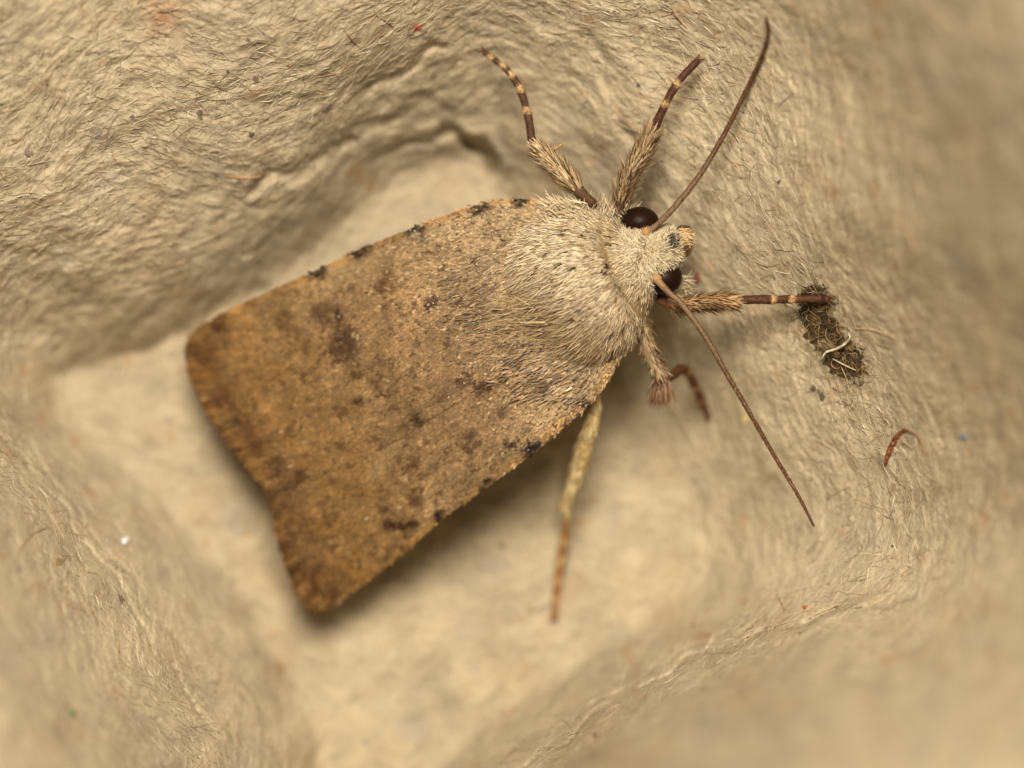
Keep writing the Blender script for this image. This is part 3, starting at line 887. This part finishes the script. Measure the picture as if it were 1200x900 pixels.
br = (np.abs((u - 752) + 0.35 * (v - 300)) < 4) & (rng.uniform(size=n) < 0.3)
c[br] = alb(130, 98, 60)
vv, ff, cc = ribbons(p, d3, nn + rng.normal(size=(n, 3)) * 0.35, rng.uniform(.014, .036, n), rng.uniform(.0022, .0042, n), c, 3, 0.25, 0.3)
tag(mesh_object('head_fur', vv, ff, M_fur, body, cc), kind='stuff')

# longer ruff in front of the forelegs and under the shoulder
def tuft(name, parent, n, box, zr, dirs, lens, cols, wid=(.003, .006), spread=0.25):
    u = rng.uniform(box[0], box[2], n); v = rng.uniform(box[1], box[3], n)
    p = P(u, v, rng.uniform(zr[0], zr[1], n))
    d = np.array([dirs[0], -dirs[1], dirs[2]])[None] + rng.normal(size=(n, 3)) * spread
    c = np.array([alb(*cols[k]) for k in rng.integers(0, len(cols), n)]) * np.exp(rng.normal(size=(n, 1)) * 0.18)
    vv, ff, cc = ribbons(p, d, np.tile([0, 0, 1.0], (n, 1)) + rng.normal(size=(n, 3)) * 0.4, rng.uniform(*lens, n), rng.uniform(*wid, n), c, 3, 0.15, 0.25)
    return tag(mesh_object(name, vv, ff, M_fur, parent, cc), kind='stuff')


tuft('shoulder_ruff', body, 700, (672, 246, 742, 276), (.36, .46), (.1, -1, .1), (.03, .08), [(196, 172, 126), (110, 84, 54), (150, 122, 80)], (.002, .004), 0.4)
tuft('shoulder_ruff', body, 420, (638, 236, 690, 262), (.42, .49), (-.8, -.45, .1), (.02, .045), [(206, 180, 132), (184, 156, 110)], (.002, .004), 0.35)
tuft('rear_crest', body, 110, (585, 350, 640, 400), (.535, .555), (-1, .05, .12), (.04, .085), [(180, 152, 104), (154, 124, 80)], (.0018, .0035), 0.35)
n = 9000
u = rng.uniform(520, 690, n); v = rng.uniform(245, 470, n)
a = (u - AX0[0]) * AXD[0] + (v - AX0[1]) * AXD[1]; bb = (u - AX0[0]) * AXN[0] + (v - AX0[1]) * AXN[1]
ok = (a > 10) & (rng.uniform(size=n) < smooth(-a, -175, -60)) & (bb < 100) & (bb > -112); u, v, a = u[ok], v[ok], a[ok]; n = len(u)
d2 = comb(u + rng.normal(size=n) * 9, v + rng.normal(size=n) * 9)
p = P(u, v, wing_z(u, v) + 0.005)
d3 = np.stack([d2[:, 0], -d2[:, 1], rng.uniform(-.12, .20, n)], -1) + rng.normal(size=(n, 3)) * 0.22
c = wing_colour(u, v) * np.exp(rng.normal(size=(n, 1)) * 0.28) * 1.05
dkm = rng.uniform(size=n) < 0.06; c[dkm] = alb(80, 58, 36)
vv, ff, cc = ribbons(p, d3, np.tile([0, 0, 1.0], (n, 1)) + rng.normal(size=(n, 3)) * 0.3, rng.uniform(.014, .036, n), rng.uniform(.0028, .0055, n), c, 3, 0.05, 0.35)
tag(mesh_object('wing_base_hairs', vv, ff, M_fur, body, cc), kind='stuff')
tuft('cheek_hairs', body, 110, (790, 322, 806, 350), (.38, .44), (1, .3, .1), (.02, .05), [(190, 168, 126), (160, 136, 94)], (.0015, .003), 0.5)


def ellipsoid(u, v, z, ru, rv, rz, ang, n0=28, n1=40, jit=0.0):
    """rounded lump in plan units (ru, rv) and cm (rz)"""
    th = np.linspace(0.001, math.pi - 0.001, n0)[:, None]; ph = np.linspace(0, 2 * math.pi, n1, endpoint=False)[None]
    x = np.sin(th) * np.cos(ph) * ru; y = np.sin(th) * np.sin(ph) * rv; w = np.cos(th) * np.ones_like(ph) * rz
    c, s = math.cos(ang), math.sin(ang)
    o = P(u + x * c - y * s, v + x * s + y * c, z + w)
    return o.reshape(-1, 3), grid_faces(n0, n1, True)


for (u, v, z, ru, rv, a) in ((750, 260, .455, 22.5, 18, .05), (779, 326, .45, 21, 19, -.6)):
    vv, ff = ellipsoid(u, v, z, ru, rv, .055, a)
    mesh_object('eye', vv, ff, M_eye, moth)
vv, ff = ellipsoid(767, 342, .40, 9, 9, .03, 0)
mesh_object('proboscis_base', vv, ff, M_eye, moth)

# palp: rounded scaly club before the face
for (u, v, z) in ((800, 278, .47), (798, 289, .39)):
    vv, ff = ellipsoid(u, v, z, 12.5, 13.5, .036, .3)
    pc = np.tile(alb(178, 138, 84), (len(vv), 1))
    pu, pv = to_plan(vv)
    pc[(pu < u - 6) | (pv < v - 11)] = alb(66, 42, 24)
    palp = mesh_object('palp', vv, ff, M_body, moth, pc)
    n = 420
    k = rng.integers(0, len(vv), n)
    nn = vv[k] - P(u, v, z)[None].reshape(1, 3); nn /= np.linalg.norm(nn, axis=1)[:, None]
    d = np.array([0.75, -0.1, 0.25])[None] + nn * 0.6 + rng.normal(size=(n, 3)) * 0.2
    c = np.where(((to_plan(vv[k])[0] < u - 5) | (to_plan(vv[k])[1] < v - 11))[:, None], alb(86, 58, 36), alb(206, 172, 118)) * np.exp(rng.normal(size=(n, 1)) * 0.22)
    v2, f2, c2 = ribbons(vv[k], d, nn, rng.uniform(.008, .018, n), rng.uniform(.003, .006, n), c, 2, 0.3, 0.35)
    tag(mesh_object('palp_scales', v2, f2, M_fur, palp, c2), kind='stuff')

# antennae
for pts, lab in (
    ([(755, 273, .52, 6.5), (767, 266, .535, 5.2), (790, 243, .55, 5.0), (820, 205, .56, 4.7), (850, 155, .57, 4.3), (875, 105, .60, 3.8), (893, 65, .65, 3.2), (900, 40, .70, 2.8), (898, 19, .74, 2.2)],
     'antenna reaching up to the top edge'),
    ([(766, 324, .51, 7.0), (782, 341, .525, 5.6), (800, 358, .53, 5.2), (825, 392, .53, 4.8), (850, 435, .53, 4.4), (875, 478, .52, 4.0), (905, 530, .51, 3.5), (935, 580, .50, 2.9), (954, 617, .50, 2.0)],
     'antenna reaching down to the lower right')):
    q = resample(pts, 230)
    q[:, 2] = np.maximum(q[:, 2], zsurf(q[:, 0], q[:, 1]) + 0.03)
    f = np.linspace(0, 1, 230)
    r = q[:, 3] * S * 0.68 * (1 + 0.04 * np.sin(f * 2 * math.pi * 70))
    ctr_ = P(q[:, 0], q[:, 1], q[:, 2])
    vv, ff, ix = tube(ctr_, r, 12)
    c = alb(94, 60, 31)[None] * (1 - f[:, None] * 0.25) + alb(100, 60, 34)[None] * f[:, None] * 0.25
    ring = 1 - 0.28 * (np.sin(f * 2 * math.pi * 70) > 0.2)
    c = c * ring[:, None]
    bs = smooth(-f, -.07, -.02)[:, None]
    c = c * (1 - bs) + bs * alb(150, 108, 62)
    dk = np.exp(-((f - .085) / .02) ** 2)[:, None]
    c = c * (1 - .5 * dk) + .5 * dk * alb(96, 52, 28)
    cv = c[ix]
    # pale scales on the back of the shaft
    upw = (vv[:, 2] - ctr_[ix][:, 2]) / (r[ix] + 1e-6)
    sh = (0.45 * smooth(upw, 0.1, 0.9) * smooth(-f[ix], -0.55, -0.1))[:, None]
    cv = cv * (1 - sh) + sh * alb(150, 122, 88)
    ant = mesh_object('antenna', vv, ff, M_ant, moth, cv)
    ant['label'] = lab
    t_, s2, b2 = frames(ctr_)
    n = 900
    k = rng.integers(6, 228, n); th = rng.uniform(0, 2 * math.pi, n)
    nn = s2[k] * np.cos(th)[:, None] + b2[k] * np.sin(th)[:, None]
    d = t_[k] * rng.uniform(.6, 1.4, n)[:, None] + nn * rng.uniform(.1, .6, n)[:, None]
    cb = c[k] * np.exp(rng.normal(size=(n, 1)) * .3)
    pk = (rng.uniform(size=n) < .5 * (1 - f[k])) & (np.sin(th) > 0); cb[pk] = alb(150, 120, 84)
    v2, f2, c2 = ribbons(ctr_[k] + nn * r[k][:, None] * .95, d, nn, rng.uniform(.006, .012, n), np.full(n, .0022), cb, 1, 0, .3)
    tag(mesh_object('antenna_bristles', v2, f2, M_fur, ant, c2), kind='stuff')
    sv, sf = ellipsoid(pts[0][0] + 3, pts[0][1] + (2 if pts[0][1] > 300 else -1), pts[0][2], 7.5, 6, .018, .8 if pts[0][1] > 300 else -.5, 16, 20)
    mesh_object('antenna_base', sv, sf, M_body, ant, np.tile(alb(168, 128, 78), (len(sv), 1)) * (1 + .15 * rng.normal(size=(len(sv), 1))))


# legs: one jointed tapered tube each, with scale fur on the shin
def leg(label, pts, tib, tarsus_from, furcol, bands, basecol, tarcol, fur_n=700, fur_len=(.035, .065), spur=None, fur_lift=1.0, fur_bias=(0, 0, 0.2), palecol=(184, 144, 90)):
    """pts: u, v, z, half width; tib: (start, end) fraction with fur; bands: pale ring fractions"""
    q = resample(pts, 150)
    f = np.linspace(0, 1, 150)
    q[:, 2] = np.maximum(q[:, 2], zsurf(q[:, 0], q[:, 1]) + q[:, 3] * S * 0.9)
    ctr_ = P(q[:, 0], q[:, 1], q[:, 2])
    r = q[:, 3] * S
    for k in bands:
        r = r * (1 + 0.07 * np.exp(-((f - k) / 0.012) ** 2))
    jn = [tarsus_from] + [k for k in bands if k > tarsus_from + .03] + [1.0]
    for k0, k1 in zip(jn[:-1], jn[1:]):
        inn = (f >= k0) & (f < k1)
        r = np.where(inn, r * (0.86 + 0.26 * (f - k0) / (k1 - k0)), r)
    vv, ff, ix = tube(ctr_, r, 12)
    c = np.tile(alb(*basecol), (150, 1))
    ta = smooth(f, tarsus_from - .02, tarsus_from + .02)[:, None]
    c = c * (1 - ta) + ta * alb(*tarcol)
    for k in bands:
        w = np.exp(-((f - k) / 0.014) ** 4)[:, None]
        c = c * (1 - w) + w * alb(*palecol)
    cv = c[np.clip(ix + rng.integers(-1, 2, len(ix)), 0, 149)] * np.exp(rng.normal(size=(len(vv), 1)) * 0.25)
    o = mesh_object('leg', vv, ff, M_leg, moth, cv)
    o['label'] = label
    # scale fur
    t_, s2, b2 = frames(ctr_)
    m0, m1 = int(tib[0] * 149), int(tib[1] * 149)
    n = fur_n
    k = rng.integers(m0, m1 + 1, n); th = rng.uniform(0, 2 * math.pi, n)
    nn = s2[k] * np.cos(th)[:, None] + b2[k] * np.sin(th)[:, None]
    p = ctr_[k] + nn * r[k][:, None] * 0.85
    d = t_[k] + nn * rng.uniform(0.2, 0.95, n)[:, None] * fur_lift + np.array([fur_bias[0], -fur_bias[1], fur_bias[2]])[None] * 0.5 + rng.normal(size=(n, 3)) * 0.1
    cc = np.array([alb(*furcol[x]) for x in rng.integers(0, len(furcol), n)]) * np.exp(rng.normal(size=(n, 1)) * 0.18)
    v2, f2, c2 = ribbons(p, d, nn, rng.uniform(*fur_len, n), rng.uniform(.0035, .007, n), cc, 3, 0.12, 0.25)
    tag(mesh_object('leg_fur', v2, f2, M_fur, o, c2), kind='stuff')
    # short stiff bristles along the foot
    n = 420
    k = rng.integers(int(tarsus_from * 149), 149, n); th = rng.uniform(0, 2 * math.pi, n)
    nn = s2[k] * np.cos(th)[:, None] + b2[k] * np.sin(th)[:, None]
    p = ctr_[k] + nn * r[k][:, None] * 0.9
    d = t_[k] + nn * rng.uniform(.05, .5, n)[:, None] + rng.normal(size=(n, 3)) * 0.12
    v2, f2, c2 = ribbons(p, d, nn, rng.uniform(.008, .016, n), np.full(n, .0026), np.clip(c[k] * np.exp(rng.normal(size=(n, 1)) * 0.3), 0, 1), 1, 0, 0.3)
    tag(mesh_object('foot_bristles', v2, f2, M_leg, o, c2), kind='stuff')
    # two claws
    for sg in (-1, 1):
        e = ctr_[-1]; cl = np.stack([e, e + t_[-1] * .008 + s2[-1] * sg * .008, e + t_[-1] * .018 + s2[-1] * sg * .010 - np.array([0, 0, .004])])
        cl = resample(cl, 8)
        v3, f3, _ = tube(cl, np.linspace(.003, .001, 8), 6)
        mesh_object('claw', v3, f3, M_leg, o, np.tile(alb(96, 50, 28), (len(v3), 1)))
    if spur:
        sp = resample(spur, 14)
        v3, f3, _ = tube(P(sp[:, 0], sp[:, 1], sp[:, 2]), np.linspace(3.2, 1.2, 14) * S, 8)
        mesh_object('spur', v3, f3, M_leg, o, np.tile(alb(172, 126, 72), (len(v3), 1)))
    return o


FUR = [(212, 182, 132), (190, 158, 108), (132, 102, 66), (204, 170, 116)]
leg('middle leg reaching up and left to the cup wall', [(712, 268, .36, 7), (698, 244, .42, 7), (684, 230, .45, 7), (662, 206, .45, 9), (640, 184, .44, 9), (625, 168, .43, 6), (621, 148, .42, 4.6), (617, 128, .40, 4.6), (608, 102, .37, 4.4), (592, 80, .35, 4.0), (566, 60, .33, 3.0)],
    (.22, .46), .50, FUR, (.655, .755, .83, .89, .955), (86, 58, 36), (74, 48, 28), 900, spur=[(640, 178, .44), (650, 174, .44), (661, 168, .43)])
leg('foreleg reaching up beside the upper eye', [(742, 282, .38, 6), (732, 262, .41, 8), (727, 240, .44, 8), (736, 210, .48, 9), (752, 180, .51, 9), (766, 152, .53, 6), (776, 130, .54, 4.6), (786, 110, .55, 4.8), (798, 92, .55, 4.6), (810, 79, .55, 4.2), (819, 70, .55, 3.6)],
    (.20, .56), .56, FUR, (.73, .84), (80, 54, 34), (74, 44, 26), 1200, (.035, .065))
leg('right foreleg stretched straight to the dark debris', [(762, 338, .36, 6), (778, 352, .40, 7), (796, 357, .44, 7), (820, 354, .47, 8), (845, 352, .50, 8), (862, 352, .51, 6), (885, 351, .52, 5.2), (910, 351, .53, 5), (940, 350.5, .55, 4.6), (972, 350, .57, 4.4)],
    (.15, .47), .49, [(196, 158, 106), (170, 128, 80), (126, 88, 54), (186, 146, 94)], (.505, .70, .80), (126, 88, 54), (78, 46, 27), 900, (.03, .055), fur_bias=(0, .5, 0))
leg('middle leg bent down with dark knee and foot curled on the floor', [(742, 345, .34, 6), (751, 372, .36, 6), (757, 400, .37, 7), (766, 422, .37, 7), (777, 442, .36, 7), (788, 440, .30, 6), (799, 432, .21, 5.5), (808, 440, .15, 5.0), (817, 458, .08, 5.0), (825, 476, .0, 4.6), (829, 488, .0, 3.5)],
    (.10, .50), .55, [(180, 152, 104), (150, 120, 78), (116, 88, 54)], (.70, .80, .89), (130, 98, 62), (84, 50, 26), 800, (.03, .055), palecol=(150, 108, 62))
tuft('knee_tuft', moth, 220, (768, 440, 784, 452), (.33, .36), (-.1, 1, -.1), (.05, .085), [(128, 90, 56), (96, 62, 38), (150, 112, 72)], (.0035, .006), 0.25)
leg('pale hind leg hanging below the lower wing edge', [(686, 420, .30, 6), (697, 462, .31, 7), (694, 490, .28, 10), (684, 525, .20, 11), (674, 560, .12, 9), (664, 590, .05, 6), (664, 612, .0, 4.8), (660, 640, -.06, 5.0), (655, 670, -.1, 5.0), (652, 700, -.14, 4.6), (649, 726, -.2, 3.6)],
    (.14, .56), .62, [(198, 170, 112), (178, 148, 92), (206, 182, 126)], (.70, .78, .85, .92), (190, 158, 100), (146, 98, 52), 900, (.03, .05), spur=[(664, 588, .06), (658, 593, .06), (651, 598, .05)], fur_lift=.3, palecol=(190, 150, 92))
leg('hind leg tucked under the upper wing', [(640, 330, .24, 6), (610, 310, .26, 7), (590, 318, .22, 9), (560, 335, .14, 9), (540, 345, .09, 6), (520, 352, .02, 5), (490, 362, -.08, 4.5), (470, 372, -.2, 3.5)],
    (.14, .56), .62, [(198, 170, 112), (178, 148, 92)], (.70, .80, .90), (190, 158, 100), (146, 98, 52), 200, (.03, .05))
